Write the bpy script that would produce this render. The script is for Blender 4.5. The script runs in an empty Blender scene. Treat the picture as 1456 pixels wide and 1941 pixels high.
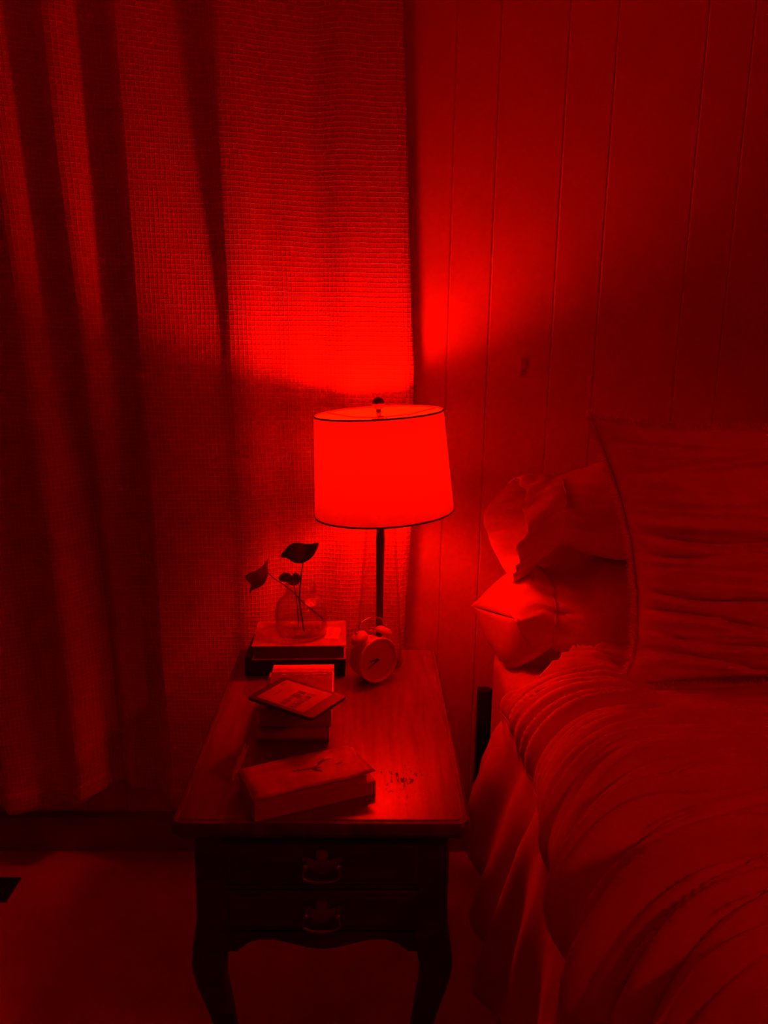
import bpy, bmesh, math, random
from mathutils import Vector, Matrix, noise

# ------------------------------------------------------------------ camera, world, exposure
scene = bpy.context.scene
COL = scene.collection
CAM_H = 1.59
TH, PS, RO = math.radians(13), math.radians(1.15), math.radians(.8)
fw = Vector((math.sin(PS)*math.cos(TH), math.cos(PS)*math.cos(TH), -math.sin(TH)))
r0 = Vector((math.cos(PS), -math.sin(PS), 0))
u0 = r0.cross(fw)
cr = r0*math.cos(RO) + u0*math.sin(RO)
cu = u0*math.cos(RO) - r0*math.sin(RO)
cd = bpy.data.cameras.new('camera')
cam = bpy.data.objects.new('camera', cd)
COL.objects.link(cam)
cam.matrix_world = Matrix(((cr.x, cu.x, -fw.x, 0), (cr.y, cu.y, -fw.y, 0), (cr.z, cu.z, -fw.z, CAM_H), (0, 0, 0, 1)))
cd.sensor_fit = 'VERTICAL'
cd.sensor_height = 36.0
cd.lens = 36.0*1500.0/1941.0
cd.clip_start = .02
scene.camera = cam

world = bpy.data.worlds.new('world')
scene.world = world
world.use_nodes = True
world.node_tree.nodes['Background'].inputs[0].default_value = (0, 0, 0, 1)
world.node_tree.nodes['Background'].inputs[1].default_value = 0

scene.view_settings.view_transform = 'Standard'
scene.view_settings.look = 'None'
scene.view_settings.exposure = 0
scene.view_settings.gamma = 1
scene.view_settings.use_curve_mapping = False
scene.cycles.max_bounces = 12
scene.cycles.diffuse_bounces = 10
scene.cycles.transparent_max_bounces = 16
scene.cycles.caustics_reflective = False
scene.cycles.caustics_refractive = False
BULB_COLOR = (1.0, .0016, 0.0)
BULB_POWER = 350.0


# dim red reading lamp above the far side of the bed, outside the frame
rl = bpy.data.lights.new('reading_lamp', 'SPOT')
rl.energy = 24.0; rl.color = BULB_COLOR; rl.shadow_soft_size = .09; rl.spot_size = math.radians(66); rl.spot_blend = .8
rlo = bpy.data.objects.new('reading_lamp', rl); COL.objects.link(rlo); rlo.location = (1.45, .05, 2.2)
rlo.rotation_euler = (Vector((.92, 1.30, .80))-Vector(rlo.location)).to_track_quat('-Z', 'Y').to_euler()

# ------------------------------------------------------------------ materials
def nt(name):
    m = bpy.data.materials.new(name)
    m.use_nodes = True
    return m, m.node_tree, m.node_tree.nodes['Principled BSDF']

def N(t, kind, **kw):
    n = t.nodes.new(kind)
    for k, v in kw.items():
        if k in n.inputs:
            n.inputs[k].default_value = v
        else:
            setattr(n, k, v)
    return n

def mat(name, col, rough=.8, var=.12, scale=30., bump=0., bscale=200., metal=0., coat=0., spec=.5, sheen=0., stretch=(1, 1, 1)):
    m, t, b = nt(name)
    tc = N(t, 'ShaderNodeTexCoord')
    mp = N(t, 'ShaderNodeMapping'); mp.inputs['Scale'].default_value = stretch
    t.links.new(tc.outputs['Object'], mp.inputs['Vector'])
    nz = N(t, 'ShaderNodeTexNoise', Scale=scale, Detail=4.)
    t.links.new(mp.outputs[0], nz.inputs['Vector'])
    rp = N(t, 'ShaderNodeValToRGB')
    rp.color_ramp.elements[0].color = [c*(1-var) for c in col] + [1]
    rp.color_ramp.elements[1].color = [min(1, c*(1+var)) for c in col] + [1]
    rp.color_ramp.elements[0].position = .3; rp.color_ramp.elements[1].position = .7
    t.links.new(nz.outputs['Fac'], rp.inputs[0])
    t.links.new(rp.outputs[0], b.inputs['Base Color'])
    b.inputs['Roughness'].default_value = rough
    b.inputs['Metallic'].default_value = metal
    b.inputs['Coat Weight'].default_value = coat
    b.inputs['Specular IOR Level'].default_value = spec
    b.inputs['Sheen Weight'].default_value = sheen
    if bump:
        n2 = N(t, 'ShaderNodeTexNoise', Scale=bscale, Detail=3.)
        t.links.new(mp.outputs[0], n2.inputs['Vector'])
        bp = N(t, 'ShaderNodeBump', Strength=bump, Distance=.002)
        t.links.new(n2.outputs['Fac'], bp.inputs['Height'])
        t.links.new(bp.outputs[0], b.inputs['Normal'])
    return m

MAT = {}
MAT['wall'] = mat('painted_panelling', (.75, .73, .71), .5, .04, 6, .15, 260)
MAT['plaster'] = mat('painted_plaster', (.76, .74, .72), .8, .04, 6, .1, 200)
MAT['floor'] = mat('pale_floor', (.62, .59, .55), .75, .07, 7, .2, 120)
MAT['baseboard'] = mat('dark_baseboard', (.34, .31, .29), .6, .1, 12)
MAT['black_metal'] = mat('black_metal', (.02, .02, .02), .45, .2, 40)
MAT['wood_dark'] = mat('dark_wood', (.045, .028, .02), .38, .35, 5, .08, 40, stretch=(1, 1, 8))
MAT['wood_edge'] = mat('dark_wood_edge', (.10, .06, .04), .35, .3, 6, .05, 40, stretch=(8, 1, 1))
MAT['brass'] = mat('aged_brass', (.32, .22, .1), .38, .2, 60, metal=1)
MAT['comforter'] = mat('comforter_cotton', (.66, .64, .61), .9, .05, 12, .25, 500, sheen=.2)
MAT['linen'] = mat('crinkled_linen', (.72, .69, .66), .9, .07, 25, .35, 420, sheen=.2)
MAT['pillowcase'] = mat('cotton_pillowcase', (.70, .68, .66), .85, .03, 9, .2, 600)
MAT['pillowcase_dark'] = mat('cotton_pillowcase_darker', (.78, .76, .74), .85, .04, 9, .2, 600)
MAT['sheet'] = mat('cotton_sheet', (.72, .7, .68), .85, .03, 9, .2, 600)
MAT['fringe'] = mat('cotton_fringe', (.62, .6, .58), .95, .05, 60)
def fringe_mat():
    m, t, b = nt('frayed_cotton_threads')
    tc = N(t, 'ShaderNodeTexCoord')
    nz = N(t, 'ShaderNodeTexNoise', Scale=80.)
    t.links.new(tc.outputs['Object'], nz.inputs['Vector'])
    rp = N(t, 'ShaderNodeValToRGB')
    rp.color_ramp.elements[0].color = (.90, .88, .86, 1); rp.color_ramp.elements[1].color = (.95, .94, .92, 1)
    t.links.new(nz.outputs['Fac'], rp.inputs[0])
    d = N(t, 'ShaderNodeBsdfDiffuse'); tr = N(t, 'ShaderNodeBsdfTranslucent')
    t.links.new(rp.outputs[0], d.inputs[0]); t.links.new(rp.outputs[0], tr.inputs[0])
    mx = N(t, 'ShaderNodeMixShader'); mx.inputs[0].default_value = .5
    t.links.new(d.outputs[0], mx.inputs[1]); t.links.new(tr.outputs[0], mx.inputs[2])
    t.links.new(mx.outputs[0], t.nodes['Material Output'].inputs['Surface'])
    return m
MAT['fringe'] = fringe_mat()
MAT['white_enamel'] = mat('white_enamel', (.7, .68, .66), .4, .02, 20)
MAT['clock_face'] = mat('clock_face', (.64, .62, .60), .5, .04, 20)
MAT['black_paint'] = mat('black_paint', (.012, .012, .012), .4, .1, 40)
MAT['chrome'] = mat('polished_chrome', (.75, .75, .75), .12, .02, 20, metal=1)
MAT['rod'] = mat('dark_bronze_rod', (.16, .12, .1), .35, .12, 40, metal=1)
MAT['book_black'] = mat('black_book_cloth', (.018, .016, .016), .6, .2, 80, .2, 500)
MAT['book_cover'] = mat('mottled_book_jacket', (.54, .51, .49), .45, .28, 26)
MAT['book_plain'] = mat('mid_book_cover', (.48, .46, .44), .5, .1, 30)
MAT['book_spine'] = mat('dull_book_cloth', (.14, .13, .12), .6, .1, 60, .2, 400)
MAT['book_dark'] = mat('dark_book_cover', (.16, .14, .14), .45, .2, 40)
MAT['paper'] = mat('book_pages', (.74, .71, .67), .9, .12, 90, .3, 300, stretch=(1, 1, 30))
MAT['white_paper'] = mat('white_paper', (.85, .84, .82), .8, .02, 30)
MAT['ink'] = mat('grey_ink', (.16, .15, .15), .8, .05, 30)
MAT['ereader'] = mat('ereader_plastic', (.045, .043, .042), .42, .08, 50)
MAT['screen'] = mat('paper_screen', (.46, .45, .44), .5, .03, 50)
MAT['screen_dark'] = mat('screen_dark_print', (.10, .1, .1), .5, .3, 140)
MAT['screen_mid'] = mat('screen_mid_print', (.2, .195, .19), .5, .25, 140)
MAT['leaf'] = mat('dark_leaf', (.11, .12, .07), .45, .2, 60)
MAT['stem'] = mat('dark_stem', (.035, .04, .025), .6, .2, 80)
MAT['plastic'] = mat('pale_plastic', (.6, .58, .56), .4, .03, 40)
MAT['vent'] = mat('black_vent_metal', (.02, .018, .018), .5, .1, 40)

def tabletop_mat():
    m, t, b = nt('worn_polished_wood')
    tc = N(t, 'ShaderNodeTexCoord')
    mp = N(t, 'ShaderNodeMapping'); mp.inputs['Scale'].default_value = (14, 1.2, 1)
    t.links.new(tc.outputs['Object'], mp.inputs['Vector'])
    nz = N(t, 'ShaderNodeTexNoise', Scale=4., Detail=6., Distortion=.6)
    t.links.new(mp.outputs[0], nz.inputs['Vector'])
    rp = N(t, 'ShaderNodeValToRGB')
    rp.color_ramp.elements[0].color = (.17, .10, .06, 1); rp.color_ramp.elements[0].position = .3
    rp.color_ramp.elements[1].color = (.27, .17, .10, 1); rp.color_ramp.elements[1].position = .7
    t.links.new(nz.outputs['Fac'], rp.inputs[0])
    def patch(cx, cy, rx, ry, ang, thr, soft, sc):
        # one worn spot: an ellipse on the top broken up by grain noise
        m4 = N(t, 'ShaderNodeMapping', vector_type='TEXTURE')
        m4.inputs['Location'].default_value = (cx, cy, 0); m4.inputs['Rotation'].default_value = (0, 0, ang); m4.inputs['Scale'].default_value = (rx, ry, 10)
        t.links.new(tc.outputs['Object'], m4.inputs['Vector'])
        ln = N(t, 'ShaderNodeVectorMath', operation='LENGTH'); t.links.new(m4.outputs[0], ln.inputs[0])
        m5 = N(t, 'ShaderNodeMapping'); m5.inputs['Scale'].default_value = sc; m5.inputs['Rotation'].default_value = (0, 0, -ang)
        t.links.new(tc.outputs['Object'], m5.inputs['Vector'])
        nn_ = N(t, 'ShaderNodeTexNoise', Scale=1., Detail=4., Roughness=.6); t.links.new(m5.outputs[0], nn_.inputs['Vector'])
        a1 = N(t, 'ShaderNodeMath', operation='MULTIPLY_ADD'); a1.inputs[1].default_value = 2.2
        t.links.new(nn_.outputs['Fac'], a1.inputs[0]); t.links.new(ln.outputs['Value'], a1.inputs[2])
        r_ = N(t, 'ShaderNodeMapRange'); r_.inputs['From Min'].default_value = thr+soft; r_.inputs['From Max'].default_value = thr
        t.links.new(a1.outputs[0], r_.inputs['Value'])
        return r_.outputs[0]
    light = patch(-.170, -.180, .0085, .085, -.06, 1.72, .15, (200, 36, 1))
    dark = patch(.15, -.24, .13, .19, .0, 1.08, .05, (170, 48, 1))
    dark2 = patch(.12, -.285, .03, .04, .0, 1.1, .05, (210, 70, 1))
    dk = N(t, 'ShaderNodeMath', operation='MAXIMUM'); t.links.new(dark, dk.inputs[0]); t.links.new(dark2, dk.inputs[1])
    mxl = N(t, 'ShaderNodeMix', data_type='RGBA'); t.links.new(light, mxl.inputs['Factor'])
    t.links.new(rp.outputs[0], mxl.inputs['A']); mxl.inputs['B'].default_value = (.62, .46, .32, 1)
    mx = N(t, 'ShaderNodeMix', data_type='RGBA')
    t.links.new(dk.outputs[0], mx.inputs['Factor'])
    t.links.new(mxl.outputs['Result'], mx.inputs['A']); mx.inputs['B'].default_value = (.06, .035, .02, 1)
    t.links.new(mx.outputs['Result'], b.inputs['Base Color'])
    rr = N(t, 'ShaderNodeMapRange'); rr.inputs['To Min'].default_value = .30; rr.inputs['To Max'].default_value = .7
    t.links.new(dk.outputs[0], rr.inputs['Value'])
    t.links.new(rr.outputs[0], b.inputs['Roughness'])
    b.inputs['Specular IOR Level'].default_value = .55
    bp = N(t, 'ShaderNodeBump', Strength=.05, Distance=.002)
    t.links.new(nz.outputs['Fac'], bp.inputs['Height'])
    t.links.new(bp.outputs[0], b.inputs['Normal'])
    return m
MAT['tabletop'] = tabletop_mat()

def curtain_mat():
    m, t, b = nt('windowpane_weave_fabric')
    uv = N(t, 'ShaderNodeUVMap'); uv.uv_map = 'UVMap'
    sx = N(t, 'ShaderNodeSeparateXYZ')
    # hand-woven unevenness
    nz = N(t, 'ShaderNodeTexNoise', Scale=9., Detail=2.)
    t.links.new(uv.outputs[0], nz.inputs['Vector'])
    ad = N(t, 'ShaderNodeVectorMath', operation='MULTIPLY_ADD')
    ad.inputs[1].default_value = (.006, .006, 0)
    t.links.new(nz.outputs['Color'], ad.inputs[0]); t.links.new(uv.outputs[0], ad.inputs[2])
    t.links.new(ad.outputs[0], sx.inputs[0])
    def cords(sock, pitch):
        d = N(t, 'ShaderNodeMath', operation='DIVIDE'); d.inputs[1].default_value = pitch
        t.links.new(sock, d.inputs[0])
        f = N(t, 'ShaderNodeMath', operation='PINGPONG'); f.inputs[1].default_value = .5
        t.links.new(d.outputs[0], f.inputs[0])
        r = N(t, 'ShaderNodeMapRange', interpolation_type='SMOOTHSTEP')
        r.inputs['From Min'].default_value = .17; r.inputs['From Max'].default_value = 0.
        r.inputs['To Min'].default_value = 0.; r.inputs['To Max'].default_value = 1.
        t.links.new(f.outputs[0], r.inputs['Value'])
        return r.outputs[0]
    a, c = cords(sx.outputs['X'], .0108), cords(sx.outputs['Y'], .0122)
    mx = N(t, 'ShaderNodeMath', operation='MAXIMUM')
    t.links.new(a, mx.inputs[0]); t.links.new(c, mx.inputs[1])
    fine = N(t, 'ShaderNodeTexNoise', Scale=900., Detail=1.)
    t.links.new(uv.outputs[0], fine.inputs['Vector'])
    h = N(t, 'ShaderNodeMath', operation='MULTIPLY_ADD'); h.inputs[1].default_value = .12
    t.links.new(fine.outputs['Fac'], h.inputs[0]); t.links.new(mx.outputs[0], h.inputs[2])
    bp = N(t, 'ShaderNodeBump', Strength=.75, Distance=.0020)
    t.links.new(h.outputs[0], bp.inputs['Height'])
    t.links.new(bp.outputs[0], b.inputs['Normal'])
    cm = N(t, 'ShaderNodeMix', data_type='RGBA')
    cm.inputs['A'].default_value = (.64, .62, .60, 1); cm.inputs['B'].default_value = (.93, .91, .89, 1)
    t.links.new(mx.outputs[0], cm.inputs['Factor'])
    t.links.new(cm.outputs['Result'], b.inputs['Base Color'])
    b.inputs['Roughness'].default_value = .9
    b.inputs['Specular IOR Level'].default_value = .2
    return m
MAT['curtain'] = curtain_mat()

def shade_mat():
    m, t, b = nt('lamp_shade_fabric')
    out = t.nodes['Material Output']
    tc = N(t, 'ShaderNodeTexCoord')
    nz = N(t, 'ShaderNodeTexNoise', Scale=260., Detail=2.)
    t.links.new(tc.outputs['Object'], nz.inputs['Vector'])
    bp = N(t, 'ShaderNodeBump', Strength=.08, Distance=.001)
    t.links.new(nz.outputs['Fac'], bp.inputs['Height'])
    d = N(t, 'ShaderNodeBsdfDiffuse'); d.inputs[0].default_value = (.75, .73, .7, 1)
    tr = N(t, 'ShaderNodeBsdfTranslucent'); tr.inputs[0].default_value = (.62, .6, .58, 1)
    t.links.new(bp.outputs[0], d.inputs['Normal'])
    mx = N(t, 'ShaderNodeMixShader'); mx.inputs[0].default_value = SHADE_T
    t.links.new(d.outputs[0], mx.inputs[1]); t.links.new(tr.outputs[0], mx.inputs[2])
    t.links.new(mx.outputs[0], out.inputs['Surface'])
    return m
SHADE_T = .155
MAT['shade'] = shade_mat()

def glass_mat(name, tint=(1, 1, 1), ior=1.45, gain=1.0):
    # thin clear glass: straight-through light plus a Fresnel reflection
    m, t, b = nt(name)
    out = t.nodes['Material Output']
    lw = N(t, 'ShaderNodeLayerWeight', Blend=.5)
    pw = N(t, 'ShaderNodeMath', operation='POWER'); pw.inputs[1].default_value = 4.
    t.links.new(lw.outputs['Facing'], pw.inputs[0])
    fr = N(t, 'ShaderNodeMath', operation='MULTIPLY_ADD'); fr.inputs[1].default_value = .7; fr.inputs[2].default_value = ((ior-1)/(ior+1))**2
    t.links.new(pw.outputs[0], fr.inputs[0])
    tr = N(t, 'ShaderNodeBsdfTransparent')
    er_ = N(t, 'ShaderNodeValToRGB')
    er_.color_ramp.elements[0].position = .72; er_.color_ramp.elements[0].color = (*tint, 1)
    er_.color_ramp.elements[1].position = 1.; er_.color_ramp.elements[1].color = (.35, .35, .35, 1)
    t.links.new(lw.outputs['Facing'], er_.inputs[0]); t.links.new(er_.outputs[0], tr.inputs[0])
    gl = N(t, 'ShaderNodeBsdfGlossy'); gl.inputs['Roughness'].default_value = .04
    ml = N(t, 'ShaderNodeMath', operation='MULTIPLY', use_clamp=True); ml.inputs[1].default_value = gain
    tc = N(t, 'ShaderNodeTexCoord')
    nz = N(t, 'ShaderNodeTexNoise', Scale=18., Detail=1.)
    t.links.new(tc.outputs['Object'], nz.inputs['Vector'])
    bp = N(t, 'ShaderNodeBump', Strength=.05, Distance=.003)
    t.links.new(nz.outputs['Fac'], bp.inputs['Height'])
    t.links.new(bp.outputs[0], gl.inputs['Normal'])
    t.links.new(fr.outputs[0], ml.inputs[0])
    mx = N(t, 'ShaderNodeMixShader')
    t.links.new(ml.outputs[0], mx.inputs[0]); t.links.new(tr.outputs[0], mx.inputs[1]); t.links.new(gl.outputs[0], mx.inputs[2])
    t.links.new(mx.outputs[0], out.inputs['Surface'])
    return m
MAT['glass'] = glass_mat('clear_lamp_glass', (.985, .985, .985))
MAT['jar_glass'] = glass_mat('clear_jar_glass', (.985, .985, .985), 1.5, 1.8)
MAT['water'] = glass_mat('still_water', (.95, .95, .95), 1.2)

def bulb_mat():
    m, t, b = nt('glowing_red_bulb')
    tc = N(t, 'ShaderNodeTexCoord')
    nz = N(t, 'ShaderNodeTexNoise', Scale=5.)
    t.links.new(tc.outputs['Object'], nz.inputs['Vector'])
    mr = N(t, 'ShaderNodeMapRange'); mr.inputs['To Min'].default_value = BULB_POWER*.98; mr.inputs['To Max'].default_value = BULB_POWER*1.02
    t.links.new(nz.outputs['Fac'], mr.inputs['Value'])
    sx = N(t, 'ShaderNodeSeparateXYZ'); t.links.new(tc.outputs['Object'], sx.inputs[0])
    # emission graded down towards the base, added to weaken the light thrown downward
    gr = N(t, 'ShaderNodeMapRange'); gr.inputs['From Min'].default_value = .475; gr.inputs['From Max'].default_value = .56
    gr.inputs['To Min'].default_value = .18; gr.inputs['To Max'].default_value = 1.
    t.links.new(sx.outputs['Z'], gr.inputs['Value'])
    mg = N(t, 'ShaderNodeMath', operation='MULTIPLY')
    t.links.new(mr.outputs[0], mg.inputs[0]); t.links.new(gr.outputs[0], mg.inputs[1])
    e = N(t, 'ShaderNodeEmission'); e.inputs[0].default_value = (*BULB_COLOR, 1)
    t.links.new(mg.outputs[0], e.inputs[1])
    t.links.new(e.outputs[0], t.nodes['Material Output'].inputs['Surface'])
    return m
MAT['bulb'] = bulb_mat()

# ------------------------------------------------------------------ mesh helpers
def lerp(a, b, t): return a + (b-a)*t
def sstep(a, b, x):
    t = max(0., min(1., (x-a)/(b-a))); return t*t*(3-2*t)
def interp(tab, x):
    if x <= tab[0][0]: return tab[0][1]
    for (a, va), (b, vb) in zip(tab, tab[1:]):
        if x <= b:
            return lerp(va, vb, (x-a)/(b-a))
    return tab[-1][1]
def sinterp(tab, x):
    if x <= tab[0][0]: return tab[0][1]
    for (a, va), (b, vb) in zip(tab, tab[1:]):
        if x <= b:
            return lerp(va, vb, sstep(0, 1, (x-a)/(b-a)))
    return tab[-1][1]

class MB:
    def __init__(s): s.v = []; s.f = []; s.mi = []; s.uv = {}
    def vert(s, p): s.v.append(tuple(p)); return len(s.v)-1
    def face(s, idx, mi=0): s.f.append(tuple(idx)); s.mi.append(mi)
    def box(s, x0, x1, y0, y1, z0, z1, mi=0):
        b = len(s.v)
        for z in (z0, z1):
            for x, y in ((x0, y0), (x1, y0), (x1, y1), (x0, y1)): s.v.append((x, y, z))
        for q in ((0, 3, 2, 1), (4, 5, 6, 7), (0, 1, 5, 4), (1, 2, 6, 5), (2, 3, 7, 6), (3, 0, 4, 7)):
            s.face([b+i for i in q], mi)
        return s
    def loft(s, loops, cap0=True, cap1=True, closed=True, mi=0):
        n = len(loops[0]); base = len(s.v)
        for lp in loops: s.v.extend(tuple(p) for p in lp)
        for i in range(len(loops)-1):
            for j in range(n if closed else n-1):
                k = (j+1) % n
                s.face((base+i*n+j, base+i*n+k, base+(i+1)*n+k, base+(i+1)*n+j), mi)
        if cap0 and closed: s.face([base+j for j in range(n-1, -1, -1)], mi)
        if cap1 and closed: s.face([base+(len(loops)-1)*n+j for j in range(n)], mi)
        return s
    def lathe(s, prof, n=32, center=(0, 0, 0), cap0=True, cap1=True, mi=0):
        loops = []
        for r, z in prof:
            loops.append([(center[0]+r*math.cos(2*math.pi*k/n), center[1]+r*math.sin(2*math.pi*k/n), center[2]+z) for k in range(n)])
        return s.loft(loops, cap0, cap1, True, mi)
    def tube(s, pts, rad, n=10, mi=0, cap=True):
        pts = [Vector(p) for p in pts]
        if not isinstance(rad, (list, tuple)): rad = [rad]*len(pts)
        t0 = (pts[1]-pts[0]).normalized()
        up = Vector((0, 0, 1)) if abs(t0.z) < .9 else Vector((1, 0, 0))
        nx = t0.cross(up).normalized()
        loops = []
        for i, p in enumerate(pts):
            t = (pts[min(i+1, len(pts)-1)]-pts[max(i-1, 0)]).normalized()
            nx = (nx - t*nx.dot(t)).normalized()
            ny = t.cross(nx)
            loops.append([p+(nx*math.cos(2*math.pi*k/n)+ny*math.sin(2*math.pi*k/n))*rad[i] for k in range(n)])
        return s.loft(loops, cap, cap, True, mi)
    def grid(s, rows, mi=0):
        n = len(rows[0]); base = len(s.v)
        for r in rows: s.v.extend(tuple(p) for p in r)
        for i in range(len(rows)-1):
            for j in range(n-1):
                s.face((base+i*n+j, base+i*n+j+1, base+(i+1)*n+j+1, base+(i+1)*n+j), mi)
        return base
    def prism(s, outline, off):
        """outline: list of 3-D points; off: extrusion vector"""
        off = Vector(off); n = len(outline); b = len(s.v)
        for p in outline: s.v.append(tuple(p))
        for p in outline: s.v.append(tuple(Vector(p)+off))
        s.face([b+i for i in range(n)]); s.face([b+n+i for i in range(n-1, -1, -1)])
        for i in range(n):
            j = (i+1) % n
            s.face((b+i, b+n+i, b+n+j, b+j))
        return s
    def xform(s, fn, start=0):
        for i in range(start, len(s.v)): s.v[i] = tuple(fn(Vector(s.v[i])))
        return s
    def build(s, name, mats, parent=None, smooth=False, bevel=0., seg=2, recalc=True, angle=None):
        if not isinstance(mats, (list, tuple)): mats = [mats]
        off = Vector((0, 0, 0))
        q = parent
        while q is not None:
            off += q.location; q = q.parent
        me = bpy.data.meshes.new(name)
        me.from_pydata([tuple(Vector(p)-off) for p in s.v], [], s.f)
        for m in mats: me.materials.append(MAT[m] if isinstance(m, str) else m)
        for p, i in zip(me.polygons, s.mi): p.material_index = i
        if recalc:
            bm = bmesh.new(); bm.from_mesh(me)
            bmesh.ops.recalc_face_normals(bm, faces=bm.faces)
            bm.to_mesh(me); bm.free()
        if smooth:
            me.polygons.foreach_set('use_smooth', [True]*len(me.polygons))
            if angle: me.set_sharp_from_angle(angle=math.radians(angle))
        o = bpy.data.objects.new(name, me)
        COL.objects.link(o)
        if parent is not None: o.parent = parent
        if bevel:
            md = o.modifiers.new('bevel', 'BEVEL'); md.width = bevel; md.segments = seg; md.limit_method = 'ANGLE'
            md.angle_limit = math.radians(40)
        return o

def thing(name, label, cat, loc, group=None):
    o = bpy.data.objects.new(name, None)
    o.empty_display_size = .05
    COL.objects.link(o); o.location = loc
    tag(o, label, cat, group)
    return o
def tag(o, label=None, cat=None, group=None, kind=None):
    if label: o['label'] = label
    if cat: o['category'] = cat
    if group: o['group'] = group
    if kind: o['kind'] = kind
    return o
def solid(o, t, offset=-1):
    md = o.modifiers.new('thickness', 'SOLIDIFY'); md.thickness = t; md.offset = offset
    return o
def rot_z(a, c):
    ca, sa = math.cos(a), math.sin(a)
    return lambda p: Vector((c[0]+(p.x-c[0])*ca-(p.y-c[1])*sa, c[1]+(p.x-c[0])*sa+(p.y-c[1])*ca, p.z))
def rrect(x0, x1, y0, y1, r, z, n=6):
    pts = []
    for cx, cy, a0 in ((x1-r, y1-r, 0), (x0+r, y1-r, 90), (x0+r, y0+r, 180), (x1-r, y0+r, 270)):
        for k in range(n+1):
            a = math.radians(a0+90*k/n)
            pts.append((cx+r*math.cos(a), cy+r*math.sin(a), z))
    return pts

# ------------------------------------------------------------------ room
WALL_Y = 2.2
X0, X1, Y0, CEIL = -1.75, 2.55, -1.5, 2.6
def struct(mb, name, m, parent=None, **kw):
    return tag(mb.build(name, m, parent, **kw), kind='structure')
struct(MB().box(X0-.1, X1+.1, Y0-.1, WALL_Y+.14, -.06, 0), 'floor', 'floor')
struct(MB().box(X0-.1, X1+.1, Y0-.1, WALL_Y+.14, CEIL, CEIL+.06), 'ceiling', 'plaster')
wall = struct(MB().box(X0, X1, WALL_Y+.005, WALL_Y+.1, 0, CEIL), 'wall_back', 'wall')
seams = [X0, -1.57, -1.33, -1.21, -1.04, -.86, -.74, -.52, -.40, -.29, -.08, .06, .211, .322, .494, .616, .842, .96, 1.13, 1.24, 1.47, 1.60, 1.76, 1.98, 2.10, 2.32, X1]
for a, b in zip(seams, seams[1:]):
    g, c = .0008, .0028
    mb = MB()
    y = WALL_Y
    lo = [(a+g, y+.005, 0), (a+g, y+c, 0), (a+g+c, y, 0), (b-g-c, y, 0), (b-g, y+c, 0), (b-g, y+.005, 0)]
    mb.prism(lo, (0, 0, CEIL))
    mb.build('panel', 'wall', wall)
struct(MB().box(X0-.1, X0, Y0, WALL_Y+.1, 0, CEIL), 'wall_left', 'plaster')
struct(MB().box(X1, X1+.1, Y0, WALL_Y+.1, 0, CEIL), 'wall_right', 'plaster')
struct(MB().box(X0, X1, Y0-.1, Y0, 0, CEIL), 'wall_front', 'plaster')
mb = MB()
mb.prism([(X0, WALL_Y, 0), (X0, WALL_Y-.03, 0), (X0, WALL_Y-.03, .09), (X0, WALL_Y-.022, .112), (X0, WALL_Y-.008, .12), (X0, WALL_Y, .12)], (X1-X0, 0, 0))
struct(mb, 'baseboard_back', 'baseboard')

# ------------------------------------------------------------------ nightstand
T = .76
ns = thing('nightstand', 'dark wooden two-drawer nightstand with curved legs and worn polished top', 'nightstand', (-.078, 1.59, 0))
tx0, tx1, ty0, ty1 = -.338, .184, 1.203, 1.985
prof = [(.0190, .760), (.0165, .7598), (.0155, .7575), (.0125, .7575), (.0115, .7600), (.006, .7590), (.002, .7545), (0, .748), (0, .741), (.003, .736), (.009, .733), (.010, .728), (.016, .724), (.022, .722)]
loops = [rrect(tx0+i, tx1-i, ty0+i, ty1-i, max(.004, .02-i*.6), z) for i, z in prof]
mb = MB().loft(loops)
nl = len(loops[0])
for i in range(5*nl, len(mb.mi)-1): mb.mi[i] = 1       # the moulded edge is coloured darker than the top
mb.mi[-2] = 0
# last two faces are the caps: first cap is the top
mb.build('tabletop', ['tabletop', 'wood_edge'], ns, smooth=True, angle=25)
cx0, cx1, cy0, cy1 = -.306, .152, 1.237, 1.955
for nm, q in (('side_panel', (cx0+.006, cx0+.02, cy0+.05, cy1-.05, .515, .722)), ('side_panel', (cx1-.02, cx1-.006, cy0+.05, cy1-.05, .515, .722)),
              ('back_panel', (cx0+.05, cx1-.05, cy1-.02, cy1-.006, .515, .722)), ('bottom_panel', (cx0+.02, cx1-.02, cy0+.03, cy1-.02, .512, .522))):
    MB().box(*q).build(nm, 'wood_dark', ns, bevel=.002)
# front rails between the drawers
for z0, z1 in ((.708, .7225), (.602, .611)):
    MB().box(cx0+.046, cx1-.046, cy0+.004, cy0+.03, z0, z1).build('front_rail', 'wood_dark', ns, bevel=.002)
# scalloped apron
mid = (cx0+cx1)/2
half = [(.183, .545), (.183, .471), (.158, .471), (.150, .478), (.136, .490), (.115, .497), (.09, .4965), (.06, .489), (.03, .480), (0, .476)]
out = [(mid+x, z) for x, z in half] + [(mid-x, z) for x, z in half[::-1][1:]]
def apron(y0, th):
    mb = MB()
    # strip quads so the concave edge fills cleanly
    bot = half[1:][::-1]; xs = [(-x, z) for x, z in bot[::-1]] + bot[1:]
    rows = []
    for y in (y0, y0+th):
        rows.append([(mid+x, y, z) for x, z in xs]); rows.append([(mid+x, y, .512) for x, z in xs])
    mb.loft([[rows[0][i], rows[1][i], rows[3][i], rows[2][i]] for i in range(len(xs))])
    return mb
apron(cy0+.004, .02).build('apron', 'wood_dark', ns)
apron(cy1-.026, .02).build('apron', 'wood_dark', ns)
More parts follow.
